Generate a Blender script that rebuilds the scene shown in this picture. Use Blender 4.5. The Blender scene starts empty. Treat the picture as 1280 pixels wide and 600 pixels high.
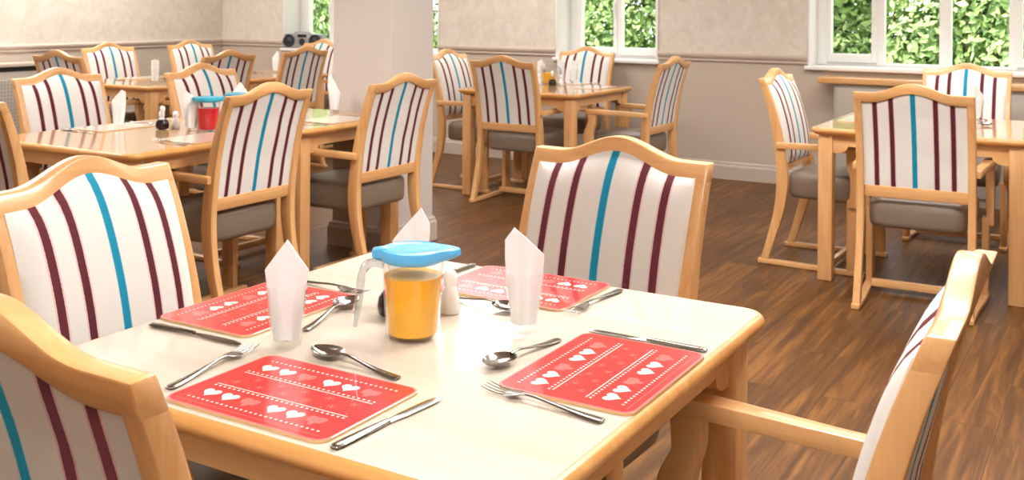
import bpy, bmesh, math, random
from mathutils import Vector, Matrix
random.seed(7)
C = bpy.context.scene.collection
PI = math.pi
T = 0.74                      # table height

# ------------------------------------------------------------------ materials
def lin(r, g, b):
    f = lambda c: (c/255/12.92) if c/255 <= .04045 else ((c/255+.055)/1.055)**2.4
    return (f(r), f(g), f(b), 1)

def new_mat(name):
    m = bpy.data.materials.new(name); m.use_nodes = True
    nt = m.node_tree; nt.nodes.clear()
    out = nt.nodes.new('ShaderNodeOutputMaterial')
    return m, nt, out

def N(nt, kind, **kw):
    n = nt.nodes.new(kind)
    for k, v in kw.items():
        if k.startswith('_'): setattr(n, k[1:], v)
        else: n.inputs[k.replace('__', ' ')].default_value = v
    return n

def simple(name, col, rough=.5, metal=0, spec=.5, noise=0, nscale=20, bump=0, coat=0, trans=0):
    m, nt, out = new_mat(name)
    p = N(nt, 'ShaderNodeBsdfPrincipled')
    p.inputs['Base Color'].default_value = col
    p.inputs['Roughness'].default_value = rough
    p.inputs['Metallic'].default_value = metal
    p.inputs['Specular IOR Level'].default_value = spec
    p.inputs['Coat Weight'].default_value = coat
    p.inputs['Transmission Weight'].default_value = trans
    nt.links.new(p.outputs[0], out.inputs[0])
    if noise or bump:
        tc = N(nt, 'ShaderNodeTexCoord'); nz = N(nt, 'ShaderNodeTexNoise', Scale=nscale, Detail=5)
        nt.links.new(tc.outputs['Object'], nz.inputs['Vector'])
        if noise:
            mx = N(nt, 'ShaderNodeMix', _data_type='RGBA')
            d = tuple(c*(1-noise) for c in col[:3])+(1,); u = tuple(min(1, c*(1+noise)) for c in col[:3])+(1,)
            mx.inputs[6].default_value = d; mx.inputs[7].default_value = u
            nt.links.new(nz.outputs['Fac'], mx.inputs[0]); nt.links.new(mx.outputs[2], p.inputs['Base Color'])
        if bump:
            b = N(nt, 'ShaderNodeBump', Strength=bump, Distance=.002)
            nt.links.new(nz.outputs['Fac'], b.inputs['Height']); nt.links.new(b.outputs[0], p.inputs['Normal'])
    return m

def wood(name, c1, c2, axis, rough=.35, scale=1.0, coat=0):
    m, nt, out = new_mat(name)
    p = N(nt, 'ShaderNodeBsdfPrincipled', Roughness=rough)
    p.inputs['Coat Weight'].default_value = coat; p.inputs['Coat Roughness'].default_value = .12
    tc = N(nt, 'ShaderNodeTexCoord'); mp = N(nt, 'ShaderNodeMapping')
    s = [34*scale]*3; s['xyz'.index(axis)] = 2.2*scale
    mp.inputs['Scale'].default_value = s
    oi = N(nt, 'ShaderNodeObjectInfo')
    nt.links.new(tc.outputs['Object'], mp.inputs['Vector'])
    ad = N(nt, 'ShaderNodeVectorMath', _operation='ADD'); mu = N(nt, 'ShaderNodeMath', _operation='MULTIPLY'); mu.inputs[1].default_value = 40
    nt.links.new(oi.outputs['Random'], mu.inputs[0]); nt.links.new(mp.outputs[0], ad.inputs[0]); nt.links.new(mu.outputs[0], ad.inputs[1])
    nz = N(nt, 'ShaderNodeTexNoise', Scale=1.0, Detail=6, Roughness=.65, Distortion=.4)
    nt.links.new(ad.outputs[0], nz.inputs['Vector'])
    cr = N(nt, 'ShaderNodeValToRGB')
    cr.color_ramp.elements[0].position = .3; cr.color_ramp.elements[0].color = c2
    cr.color_ramp.elements[1].position = .7; cr.color_ramp.elements[1].color = c1
    nt.links.new(nz.outputs['Fac'], cr.inputs[0]); nt.links.new(cr.outputs[0], p.inputs['Base Color'])
    nt.links.new(p.outputs[0], out.inputs[0])
    return m

W1, W2 = lin(228, 180, 124), lin(208, 150, 92)
WX, WY, WZ = (wood('beech_'+a, W1, W2, a, coat=.3) for a in 'xyz')
LAM = wood('maple_laminate', lin(226, 214, 200), lin(214, 198, 178), 'x', rough=.14, scale=.45, coat=.2)
LAM2 = wood('maple_laminate_dimmed', lin(200, 162, 122), lin(180, 138, 98), 'x', rough=.08, scale=.45, coat=.3)  # same laminate, toned down: weaker light on far tables is in the colour
LIP = wood('beech_lipping', lin(222, 166, 98), lin(204, 142, 76), 'x', rough=.3, scale=.6)

def striped(name):
    """woven cream cloth with four maroon stripes and a teal one down the middle"""
    m, nt, out = new_mat(name)
    p = N(nt, 'ShaderNodeBsdfPrincipled', Roughness=.85); p.inputs['Specular IOR Level'].default_value = .2
    tc = N(nt, 'ShaderNodeTexCoord'); sx = N(nt, 'ShaderNodeSeparateXYZ')
    nt.links.new(tc.outputs['Object'], sx.inputs[0])
    nz = N(nt, 'ShaderNodeTexNoise', Scale=420, Detail=2); nt.links.new(tc.outputs['Object'], nz.inputs['Vector'])
    mr = N(nt, 'ShaderNodeMath', _operation='MULTIPLY_ADD'); mr.inputs[1].default_value = .0026; mr.inputs[2].default_value = -.0013
    nt.links.new(nz.outputs['Fac'], mr.inputs[0])
    xx = N(nt, 'ShaderNodeMath', _operation='ADD'); nt.links.new(sx.outputs[0], xx.inputs[0]); nt.links.new(mr.outputs[0], xx.inputs[1])
    cur = N(nt, 'ShaderNodeMix', _data_type='RGBA'); cur.inputs[6].default_value = lin(220, 215, 208); cur.inputs[7].default_value = lin(234, 230, 224)
    nt.links.new(nz.outputs['Fac'], cur.inputs[0]); sock = cur.outputs[2]
    def band(c, hw, col):
        nonlocal sock
        d = N(nt, 'ShaderNodeMath', _operation='SUBTRACT'); d.inputs[1].default_value = c; nt.links.new(xx.outputs[0], d.inputs[0])
        a = N(nt, 'ShaderNodeMath', _operation='ABSOLUTE'); nt.links.new(d.outputs[0], a.inputs[0])
        l = N(nt, 'ShaderNodeMath', _operation='LESS_THAN'); l.inputs[1].default_value = hw; nt.links.new(a.outputs[0], l.inputs[0])
        mx = N(nt, 'ShaderNodeMix', _data_type='RGBA'); mx.inputs[7].default_value = col
        nt.links.new(l.outputs[0], mx.inputs[0]); nt.links.new(sock, mx.inputs[6]); sock = mx.outputs[2]
    for c in (-.158, -.09, .09, .158):
        band(c, .0135, lin(222, 190, 188)); band(c, .0095, lin(86, 34, 42))
    band(0, .0125, lin(190, 214, 220)); band(0, .0100, lin(24, 132, 162))
    nt.links.new(sock, p.inputs['Base Color'])
    b = N(nt, 'ShaderNodeBump', Strength=.25, Distance=.001); nt.links.new(nz.outputs['Fac'], b.inputs['Height']); nt.links.new(b.outputs[0], p.inputs['Normal'])
    nt.links.new(p.outputs[0], out.inputs[0])
    return m
FAB = striped('striped_fabric')
VINYL = simple('taupe_vinyl', lin(122, 106, 90), .38, noise=.12, nscale=8, bump=.15)
WHITE = simple('white_paint', lin(238, 236, 232), .35)
PAPER = simple('napkin_paper', lin(244, 244, 244), .8, bump=.1, nscale=60)
STEEL = simple('steel', lin(158, 153, 146), .2, metal=1)
RED = simple('mat_red', lin(218, 46, 50), .2, noise=.06, nscale=9, coat=.8)
MATW = simple('mat_print_white', lin(246, 232, 228), .2, coat=.4)
MATP = simple('mat_print_pink', lin(240, 132, 128), .2, coat=.4)
CORK = simple('mat_edge', lin(216, 176, 120), .6)
CREAM = simple('mat_cream', lin(222, 210, 192), .15, noise=.05, nscale=9, coat=.4)
LIDB = simple('blue_plastic', lin(92, 184, 238), .3)
LIDT = simple('teal_plastic', lin(52, 158, 186), .3)
ORANGE = simple('orange_squash', lin(246, 180, 36), .25, noise=.05, nscale=14)
REDJ = simple('red_squash', lin(190, 12, 28), .25)
DARKV = simple('malt_vinegar', lin(36, 14, 12), .12)
SALTW = simple('white_ceramic', lin(240, 238, 234), .25)
BLACK = simple('black_plastic', lin(24, 24, 26), .4)
GREYP = simple('grey_plastic', lin(140, 138, 138), .35, noise=.08)
SKIRT = simple('skirting_paint', lin(194, 178, 164), .45)
DADO = simple('dado_paint', lin(196, 178, 164), .45)
COVERP = simple('cover_paint', lin(176, 166, 154), .5)
CEIL = simple('ceiling_paint', lin(240, 238, 234), .8)
PILL = simple('pillar_paint', lin(202, 192, 184), .7, noise=.02, nscale=5)

def clear(name, tint, gl=1.0):
    m, nt, out = new_mat(name)
    t = N(nt, 'ShaderNodeBsdfTransparent'); t.inputs[0].default_value = tint
    g = N(nt, 'ShaderNodeBsdfGlossy', Roughness=.03); lw = N(nt, 'ShaderNodeLayerWeight', Blend=.5)
    pw = N(nt, 'ShaderNodeMath', _operation='POWER'); pw.inputs[1].default_value = 2.6
    mu = N(nt, 'ShaderNodeMath', _operation='MULTIPLY_ADD'); mu.inputs[1].default_value = .8*gl; mu.inputs[2].default_value = .05*gl
    ge = N(nt, 'ShaderNodeNewGeometry'); fl = N(nt, 'ShaderNodeMath', _operation='SUBTRACT'); fl.inputs[0].default_value = 1
    m2 = N(nt, 'ShaderNodeMath', _operation='MULTIPLY'); mx = N(nt, 'ShaderNodeMixShader')
    nt.links.new(lw.outputs['Facing'], pw.inputs[0]); nt.links.new(pw.outputs[0], mu.inputs[0])
    nt.links.new(ge.outputs['Backfacing'], fl.inputs[1]); nt.links.new(mu.outputs[0], m2.inputs[0]); nt.links.new(fl.outputs[0], m2.inputs[1])
    nt.links.new(m2.outputs[0], mx.inputs[0])
    nt.links.new(t.outputs[0], mx.inputs[1]); nt.links.new(g.outputs[0], mx.inputs[2]); nt.links.new(mx.outputs[0], out.inputs[0])
    return m
GLASS = clear('clear_glass', (.992, .996, .996, 1))
PLAST = clear('clear_plastic', (.985, .99, .992, 1), .8)
FROST = clear('frosted_plastic', (.80, .84, .86, 1), 1.3)
PANE = clear('window_glass', (.97, .98, .98, 1), .6)

def wall_mat():
    m, nt, out = new_mat('wall_paper_and_paint')
    p = N(nt, 'ShaderNodeBsdfPrincipled', Roughness=.75)
    tc = N(nt, 'ShaderNodeTexCoord'); s = N(nt, 'ShaderNodeSeparateXYZ'); nt.links.new(tc.outputs['Object'], s.inputs[0])
    n1 = N(nt, 'ShaderNodeTexNoise', Scale=7, Detail=6, Roughness=.7, Distortion=1.2); nt.links.new(tc.outputs['Object'], n1.inputs['Vector'])
    cr = N(nt, 'ShaderNodeValToRGB')
    cr.color_ramp.elements[0].position = .38; cr.color_ramp.elements[0].color = lin(210, 198, 184)
    cr.color_ramp.elements[1].position = .62; cr.color_ramp.elements[1].color = lin(222, 212, 200)
    nt.links.new(n1.outputs['Fac'], cr.inputs[0])
    lt = N(nt, 'ShaderNodeMath', _operation='GREATER_THAN'); lt.inputs[1].default_value = .95; nt.links.new(s.outputs[2], lt.inputs[0])
    mx = N(nt, 'ShaderNodeMix', _data_type='RGBA'); mx.inputs[6].default_value = lin(194, 178, 162)
    nt.links.new(lt.outputs[0], mx.inputs[0]); nt.links.new(cr.outputs[0], mx.inputs[7]); nt.links.new(mx.outputs[2], p.inputs['Base Color'])
    b = N(nt, 'ShaderNodeBump', Strength=.15, Distance=.003); nt.links.new(n1.outputs['Fac'], b.inputs['Height']); nt.links.new(b.outputs[0], p.inputs['Normal'])
    nt.links.new(p.outputs[0], out.inputs[0])
    return m
WALL = wall_mat()

def floor_mat():
    m, nt, out = new_mat('wood_plank_floor')
    p = N(nt, 'ShaderNodeBsdfPrincipled', Roughness=.42); p.inputs['Specular IOR Level'].default_value = .28
    tc = N(nt, 'ShaderNodeTexCoord'); mp = N(nt, 'ShaderNodeMapping'); mp.inputs['Rotation'].default_value = (0, 0, PI/2)
    nt.links.new(tc.outputs['Object'], mp.inputs[0])
    br = N(nt, 'ShaderNodeTexBrick', Scale=1.0); br.offset = .37; br.offset_frequency = 2
    br.inputs['Brick Width'].default_value = 1.2; br.inputs['Row Height'].default_value = .18; br.inputs['Mortar Size'].default_value = .0012
    br.inputs['Color1'].default_value = (0, 0, 0, 1); br.inputs['Color2'].default_value = (1, 1, 1, 1); br.inputs['Mortar'].default_value = (.2, .2, .2, 1)
    nt.links.new(mp.outputs[0], br.inputs['Vector'])
    mp2 = N(nt, 'ShaderNodeMapping'); mp2.inputs['Scale'].default_value = (26, 1.3, 1); nt.links.new(tc.outputs['Object'], mp2.inputs[0])
    va = N(nt, 'ShaderNodeVectorMath', _operation='MULTIPLY_ADD'); va.inputs[1].default_value = (9, 9, 9)
    nt.links.new(br.outputs['Color'], va.inputs[0]); nt.links.new(mp2.outputs[0], va.inputs[2])
    nz = N(nt, 'ShaderNodeTexNoise', Scale=1, Detail=8, Roughness=.65, Distortion=1.0); nt.links.new(va.outputs[0], nz.inputs['Vector'])
    cr = N(nt, 'ShaderNodeValToRGB'); e = cr.color_ramp.elements
    e[0].position = .25; e[0].color = lin(50, 27, 8); e[1].position = .75; e[1].color = lin(146, 98, 44)
    k = e.new(.5); k.color = lin(96, 59, 22)
    nt.links.new(nz.outputs['Fac'], cr.inputs[0])
    mx = N(nt, 'ShaderNodeMix', _data_type='RGBA', _blend_type='MULTIPLY'); mx.inputs[0].default_value = 1
    c2 = N(nt, 'ShaderNodeValToRGB'); c2.color_ramp.elements[0].color = (.82, .80, .78, 1); c2.color_ramp.elements[1].color = (1.06, 1.04, 1.0, 1)
    nt.links.new(br.outputs['Color'], c2.inputs[0]); nt.links.new(cr.outputs[0], mx.inputs[6]); nt.links.new(c2.outputs[0], mx.inputs[7])
    m2 = N(nt, 'ShaderNodeMix', _data_type='RGBA'); m2.inputs[7].default_value = lin(50, 30, 16)
    nt.links.new(br.outputs['Fac'], m2.inputs[0]); nt.links.new(mx.outputs[2], m2.inputs[6]); nt.links.new(m2.outputs[2], p.inputs['Base Color'])
    b = N(nt, 'ShaderNodeBump', Strength=.12, Distance=.002); nt.links.new(nz.outputs['Fac'], b.inputs['Height']); nt.links.new(b.outputs[0], p.inputs['Normal'])
    nt.links.new(p.outputs[0], out.inputs[0])
    return m
FLOOR = floor_mat()

def grille_mat():
    m, nt, out = new_mat('pierced_grille')
    p = N(nt, 'ShaderNodeBsdfPrincipled', Roughness=.5)
    tc = N(nt, 'ShaderNodeTexCoord'); v = N(nt, 'ShaderNodeTexVoronoi', Scale=34, Randomness=0)
    nt.links.new(tc.outputs['Object'], v.inputs['Vector'])
    cr = N(nt, 'ShaderNodeValToRGB'); cr.color_ramp.interpolation = 'CONSTANT'
    cr.color_ramp.elements[0].color = lin(60, 58, 58); cr.color_ramp.elements[1].position = .36; cr.color_ramp.elements[1].color = lin(168, 160, 150)
    nt.links.new(v.outputs['Distance'], cr.inputs[0]); nt.links.new(cr.outputs[0], p.inputs['Base Color']); nt.links.new(p.outputs[0], out.inputs[0])
    return m
GRILLE = grille_mat()

# ------------------------------------------------------------------ mesh helpers
def link(name, me, parent=None):
    o = bpy.data.objects.new(name, me); C.objects.link(o)
    if parent: o.parent = parent
    return o

def obj(name, bm, mats, parent=None, smooth=False, angle=40):
    if not isinstance(mats, (list, tuple)): mats = [mats]
    bmesh.ops.recalc_face_normals(bm, faces=bm.faces[:])
    me = bpy.data.meshes.new(name); bm.to_mesh(me); bm.free()
    for m in mats: me.materials.append(m)
    if smooth:
        me.polygons.foreach_set('use_smooth', [True]*len(me.polygons))
        try: me.set_sharp_from_angle(angle=math.radians(angle))
        except Exception: pass
    return link(name, me, parent)

def tag(o, label, cat, group=None, kind=None):
    o['label'] = label; o['category'] = cat
    if group: o['group'] = group
    if kind: o['kind'] = kind
    return o

def thing(name, label, cat, loc=(0, 0, 0), rz=0, group=None):
    o = bpy.data.objects.new(name, None); C.objects.link(o); o.empty_display_size = .1
    o.location = loc; o.rotation_euler = (0, 0, rz)
    return tag(o, label, cat, group)

def dup(root, loc, rz, label, group=None, cat=None):
    r = root.copy(); C.objects.link(r); r.location = loc; r.rotation_euler = (0, 0, rz); r['label'] = label
    if group: r['group'] = group
    for ch in list(root.children):
        c = ch.copy(); C.objects.link(c); c.parent = r
        for g in list(ch.children):
            d = g.copy(); C.objects.link(d); d.parent = c
    return r

def box(bm, x0, x1, y0, y1, z0, z1, bev=0, mi=0, seg=2):
    v = [bm.verts.new((x, y, z)) for x in (x0, x1) for y in (y0, y1) for z in (z0, z1)]
    q = [(0, 1, 3, 2), (4, 6, 7, 5), (0, 4, 5, 1), (2, 3, 7, 6), (0, 2, 6, 4), (1, 5, 7, 3)]
    fs = [bm.faces.new([v[i] for i in f]) for f in q]
    for f in fs: f.material_index = mi
    if bev: bmesh.ops.bevel(bm, geom=list({e for f in fs for e in f.edges}), offset=bev, segments=seg, affect='EDGES', profile=.5)
    return bm

def loft(bm, rings, cap=True, mi=0, close=True):
    """rings: lists of equally many points"""
    vr = [[bm.verts.new(p) for p in r] for r in rings]
    n = len(vr[0])
    for a, b in zip(vr, vr[1:]):
        for i in range(n if close else n-1):
            j = (i+1) % n
            bm.faces.new((a[i], a[j], b[j], b[i])).material_index = mi
    if cap:
        bm.faces.new(vr[0][::-1]).material_index = mi; bm.faces.new(vr[-1]).material_index = mi
    return vr

def bevel_sharp(bm, off, deg=35, seg=2):
    bm.normal_update()
    es = [e for e in bm.edges if len(e.link_faces) == 2 and e.calc_face_angle(0) > math.radians(deg)]
    bmesh.ops.bevel(bm, geom=es, offset=off, segments=seg, affect='EDGES', profile=.5, clamp_overlap=True)

def lathe(bm, prof, n=28, mi=0, cx=0, cy=0, cap_top=False, cap_bot=True):
    rings = [[(cx+r*math.cos(2*PI*i/n), cy+r*math.sin(2*PI*i/n), z) for i in range(n)] for r, z in prof]
    vr = loft(bm, rings, cap=False, mi=mi)
    if cap_bot: bm.faces.new(vr[0][::-1]).material_index = mi
    if cap_top: bm.faces.new(vr[-1]).material_index = mi

def interp(tab, z):
    if z <= tab[0][0]: return tab[0][1:]
    for a, b in zip(tab, tab[1:]):
        if z <= b[0]:
            t = (z-a[0])/(b[0]-a[0]); t = t*t*(3-2*t) if False else t
            return tuple(a[i]+(b[i]-a[i])*t for i in range(1, len(a)))
    return tab[-1][1:]

def smooth_tab(tab, n=22):
    """Catmull-Rom through the (z, ...) rows"""
    pts = [tab[0]]+list(tab)+[tab[-1]]; out = []
    per = max(2, n//(len(tab)-1))
    for i in range(1, len(pts)-2):
        p0, p1, p2, p3 = pts[i-1:i+3]
        for k in range(per):
            t = k/per
            out.append(tuple(.5*((2*b)+(-a+c)*t+(2*a-5*b+4*c-d)*t*t+(-a+3*b-3*c+d)*t**3) for a, b, c, d in zip(p0, p1, p2, p3)))
    out.append(tuple(tab[-1]))
    return out

# ------------------------------------------------------------------ the dining chair (faces +Y)
#       z     y centre  y half width
REAR = smooth_tab([(.022, -.318, .020), (.12, -.288, .021), (.28, -.244, .026), (.42, -.228, .029), (.54, -.236, .027),
                   (.70, -.262, .022), (.84, -.300, .019), (.955, -.343, .017)], 42)
def yb(z): return interp(REAR, z)[0]
def arch(x):
    a = min(abs(x)/.172, 1); return .044*(.5+.5*math.cos(PI*a))
XU = .229; XF = .252

def bm_rear_leg(s):
    bm = bmesh.new()
    rings = [[(s*XU-.016, y-h, z), (s*XU+.016, y-h, z), (s*XU+.016, y+h, z), (s*XU-.016, y+h, z)] for z, y, h in REAR if z <= .935]
    loft(bm, rings); bevel_sharp(bm, .004, 50); return bm
def bm_front_leg(s):
    bm = bmesh.new()
    low = [(.022, .140, .037), (.18, .140, .037), (.372, .140, .037)]
    loft(bm, [[(s*XF-.015, y-h, z), (s*XF+.015, y-h, z), (s*XF+.015, y+h, z), (s*XF-.015, y+h, z)] for z, y, h in low])
    up = smooth_tab([(.335, .140, .026), (.42, .158, .034), (.49, .154, .033), (.55, .132, .027), (.604, .134, .030)], 16)
    xo = XF+.0175
    loft(bm, [[(s*xo-.017, y-h, z), (s*xo+.017, y-h, z), (s*xo+.017, y+h, z), (s*xo-.017, y+h, z)] for z, y, h in up])
    bevel_sharp(bm, .004, 50); return bm
def bm_arm(s):
    bm = bmesh.new()
    rows = [(-.255, s*.247, .612, .017), (-.12, s*.252, .615, .019), (.02, s*.262, .618, .023), (.11, s*.268, .620, .026), (.162, s*.269, .620, .025), (.178, s*.269, .618, .017)]
    loft(bm, [[(x-w, y, z-.015), (x+w, y, z-.015), (x+w, y, z+.017), (x-w, y, z+.017)] for y, x, z, w in rows])
    bevel_sharp(bm, .005, 40); return bm
def bm_runner(s):
    bm = bmesh.new()
    rows = [(-.352, XU), (-.2, XU+.002), (.06, XF-.004), (.19, XF)]
    loft(bm, [[(s*x-.019, y, 0), (s*x+.019, y, 0), (s*x+.019, y, .024), (s*x-.019, y, .024)] for y, x in rows])
    bevel_sharp(bm, .005, 50); return bm
def bm_crest():
    bm = bmesh.new(); n = 40; rings = []
    for i in range(n+1):
        x = -.2455+.491*i/n; a = arch(x); zl = .906+a*1.0; zu = .951+a
        rings.append([(x, yb(zl)-.018, zl), (x, yb(zl)+.018, zl), (x, yb(zu)+.017, zu), (x, yb(zu)-.017, zu)])
    loft(bm, rings); bevel_sharp(bm, .005, 50); return bm
def bm_pad(front):
    bm = bmesh.new(); nx, nz = 26, 20; hw = .220 if front else .2125; z0 = .520 if front else .532; g = []
    for j in range(nz+1):
        row = []
        for i in range(nx+1):
            u = -1+2*i/nx; x = hw*u; v = j/nz
            zt = (.916 if front else .907)+arch(x)
            z = z0+(zt-z0)*v; w = 2*v-1
            if front: y = yb(z)+.0205+.021*(1-abs(u)**9)*(1-abs(w)**9)*(1-.25*w*w)
            else: y = yb(z)-.0105-.003*(1-abs(u)**8)*(1-abs(w)**8)
            row.append(bm.verts.new((x, y, z)))
        g.append(row)
    for a, b in zip(g, g[1:]):
        for i in range(nx): bm.faces.new((a[i], a[i+1], b[i+1], b[i]))
    # close with a rim and a flat inner face
    per = [g[0][i] for i in range(nx+1)]+[g[j][nx] for j in range(1, nz+1)]+[g[nz][i] for i in range(nx-1, -1, -1)]+[g[j][0] for j in range(nz-1, 0, -1)]
    inn = [bm.verts.new((p.co.x, yb(p.co.z)+(.0165 if front else -.001), p.co.z)) for p in per]
    for i in range(len(per)):
        j = (i+1) % len(per); bm.faces.new((per[i], per[j], inn[j], inn[i]))
    bm.faces.new(inn)
    return bm
def bm_seat():
    bm = bmesh.new(); rings = []; n = 40
    def ring(z, inset, dome=0):
        r = []
        for k in range(n):
            t = 2*PI*k/n; c, s = math.cos(t), math.sin(t)
            e = .28
            ux = math.copysign(abs(c)**e, c); uy = math.copysign(abs(s)**e, s)
            y = -.010+(.210-inset)*uy
            hx = (.206 + (.023)*(y+.2)/.38)-inset
            r.append((hx*ux, y, z+dome*(1-.35*uy*uy)))
        return r
    for z, i, d in ((.345, .014, 0), (.352, .004, 0), (.37, 0, 0), (.42, -.001, 0), (.45, .001, 0), (.464, .008, 0), (.472, .022, 0), (.478, .06, .002), (.482, .12, .004), (.484, .18, .005)):
        rings.append(ring(z, i, d))
    loft(bm, rings); return bm

def make_chair():
    t = thing('dining_chair', '', 'chair')
    for s in (-1, 1):
        obj('leg', bm_rear_leg(s), WZ, t, True); obj('leg', bm_front_leg(s), WZ, t, True)
        obj('armrest', bm_arm(s), WY, t, True); obj('runner', bm_runner(s), WY, t, True)
    obj('top_rail', bm_crest(), WX, t, True)
    b = bmesh.new(); z0, z1 = .482, .534
    loft(b, [[(x, yb(z0)-.014, z0), (x, yb(z0)+.014, z0), (x, yb(z1)+.014, z1), (x, yb(z1)-.014, z1)] for x in (-.2125, .2125)]); bevel_sharp(b, .003, 50)
    obj('bottom_rail', b, WX, t, True)
    obj('stretcher', box(bmesh.new(), -.224, .224, .0, .028, .024, .058, .004), WX, t, True)
    obj('seat', bm_seat(), VINYL, t, True, 60)
    o = obj('backrest', bm_pad(True), FAB, t, True, 60); obj('back_panel', bm_pad(False), FAB, t, True, 60)
    return t

CH = [  # x, y, degrees (0 faces the window wall), label, group
 (-1.540, 1.465, -82.5, 'striped armchair on the left of the near table, its cushioned front turned to the camera', 'chairs at the near table'),
 (-1.062, 1.030, 0, 'pale armchair cut by the bottom left corner, seen from behind its arched top rail', 'chairs at the near table'),
 (-1.120, 2.022, 174.2, 'striped armchair on the far side of the near table, behind the glass and napkin', 'chairs at the near table'),
 (-0.525, 1.470, 91, 'pale armchair at the right end of the near table, its back seen edge on', 'chairs at the near table'),
 (-4.267, 3.343, -90, 'striped armchair left of the table with the red jug, facing the camera', 'chairs at the long table by the pillar'),
 (-3.406, 3.222, 90.5, 'striped armchair with back to camera in front of the red jug', 'chairs at the long table by the pillar'),
 (-3.338, 4.060, 89.2, 'striped armchair with back to camera directly in front of the pillar', 'chairs at the long table by the pillar'),
 (-4.045, 4.075, -89, 'striped armchair behind the red and clear jugs, facing the camera', 'chairs at the long table by the pillar'),
 (-3.782, 2.680, 0, 'armchair cut by the left edge at the near end of the table with cruets', 'chairs at the long table by the pillar'),
 (-6.370, 4.952, 1, 'dark backed armchair farthest left, beside the grey radiator cover', 'chairs at the far left table'),
 (-6.970, 5.761, -92, 'striped armchair against the left wall, left of the lone glass with a napkin', 'chairs at the far left table'),
 (-7.015, 6.684, -91, 'striped armchair against the left wall, second from the room corner furthest left', 'chairs at the far left table'),
 (-5.870, 5.400, 89.8, 'armchair with orange arched back standing nearest the far left room corner', 'chairs at the far left table'),
 (-5.980, 6.330, 89, 'armchair with back to camera below the stereo on the window sill', 'chairs at the far left table'),
 (-6.640, 7.340, 178, 'armchair partly hidden by the pillar, under the far left window', 'chairs at the far left table'),
 (-4.091, 6.530, -89, 'armchair just right of the pillar, facing the middle window table side on', 'chairs at the middle window table'),
 (-3.581, 6.260, -0.5, 'striped armchair with back to camera at the middle window table', 'chairs at the middle window table'),
 (-3.832, 7.340, 180, 'striped armchair directly below the middle window, facing the camera', 'chairs at the middle window table'),
 (-2.950, 6.530, 89.5, 'armchair on the right of the middle window table, side on with arms toward table', 'chairs at the middle window table'),
 (-1.310, 5.557, -91, 'armchair side on to the left of the right hand table, near the bare wall', 'chairs at the right hand table'),
 (-0.822, 5.070, 1.8, 'striped armchair with back to camera at the right hand table', 'chairs at the right hand table'),
 (-0.856, 6.440, 180, 'striped armchair below the right window, behind the right hand table', 'chairs at the right hand table'),
 (-.215, 5.640, 90, 'armchair mostly outside the right edge, on the far side of the right hand table', 'chairs at the right hand table'),
]
chair0 = None
for i, (x, y, a, lab, grp) in enumerate(CH):
    if chair0 is None:
        chair0 = make_chair(); chair0.location = (x, y, 0); chair0.rotation_euler = (0, 0, math.radians(a)); chair0['label'] = lab; chair0['group'] = grp
    else: dup(chair0, (x, y, 0), math.radians(a), lab, grp)

# ------------------------------------------------------------------ tables
def rrect(hx, hy, r, n=7):
    out = []
    for cx, cy, a0 in ((hx-r, hy-r, 0), (-hx+r, hy-r, 90), (-hx+r, -hy+r, 180), (hx-r, -hy+r, 270)):
        for k in range(n):
            a = math.radians(a0+90*k/(n-1)); out.append((cx+r*math.cos(a), cy+r*math.sin(a)))
    return out

def make_table(label, x, y, hx=.465, hy=.465, top=None, group='dining tables'):
    t = thing('dining_table', label, 'table', (x, y, 0), 0, group)
    bm = bmesh.new(); loft(bm, [[(a, b, z) for a, b in rrect(hx-.010, hy-.010, .04)] for z in (.712, .7400)])
    obj('tabletop', bm, top or LAM2, t, True, 30)
    bm = bmesh.new()
    prof = [(-.0098, .7398), (-.004, .7385), (0, .735), (.003, .7285), (.003, .7225), (-.001, .716), (-.010, .7085), (-.026, .7025), (-.036, .7005), (-.036, .7118)]
    loft(bm, [[(a, b, z) for a, b in rrect(hx+d, hy+d, .050+d)] for d, z in prof], cap=False)
    obj('edge_lipping', bm, LIP, t, True, 60)
    lx, ly = hx-.065, hy-.065
    for sx in (-1, 1):
        for sy in (-1, 1):
            obj('leg', box(bmesh.new(), sx*lx-.034, sx*lx+.034, sy*ly-.034, sy*ly+.034, 0, .708, .005), WZ, t, True)
    def apron(L):
        pts = [(-L, .708), (L, .708), (L, .618)]
        for k in range(7): a = k/6*PI/2; pts.append((L-.018-.052*math.sin(a), .618+.034*(1-math.cos(a))))
        for k in range(6, -1, -1): a = k/6*PI/2; pts.append((-(L-.018-.052*math.sin(a)), .618+.034*(1-math.cos(a))))
        pts.append((-L, .618)); return pts
    for s in (-1, 1):
        bm = bmesh.new(); p = apron(lx-.034); loft(bm, [[(a, s*(ly+.008)+d, z) for a, z in p] for d in (-.011, .011)]); obj('apron', bm, WX, t)
        bm = bmesh.new(); p = apron(ly-.034); loft(bm, [[(s*(lx+.008)+d, a, z) for a, z in p] for d in (-.011, .011)]); obj('apron', bm, WY, t)
    return t
make_table('near dining table with red heart placemats and a jug of orange squash', -1.058, 1.492, .4685, .4685, LAM)
make_table('dining table with red jug, cruet and napkin glasses, left of the room centre', -3.738, 3.150)
make_table('dining table pushed against the front of the pillar, behind the table with the red jug', -3.738, 4.050, .465, .408)
make_table('far left dining table with a lone napkin glass, nearer the camera of its pair', -6.315, 5.440)
make_table('far left dining table below the stereo, further from the camera of its pair', -6.315, 6.390)
make_table('dining table under the middle window with orange jug and napkin glasses', -3.600, 6.570, .465, .465)
make_table('dining table at the right edge, in front of the right window', -.860, 5.570, .485, .465)

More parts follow.
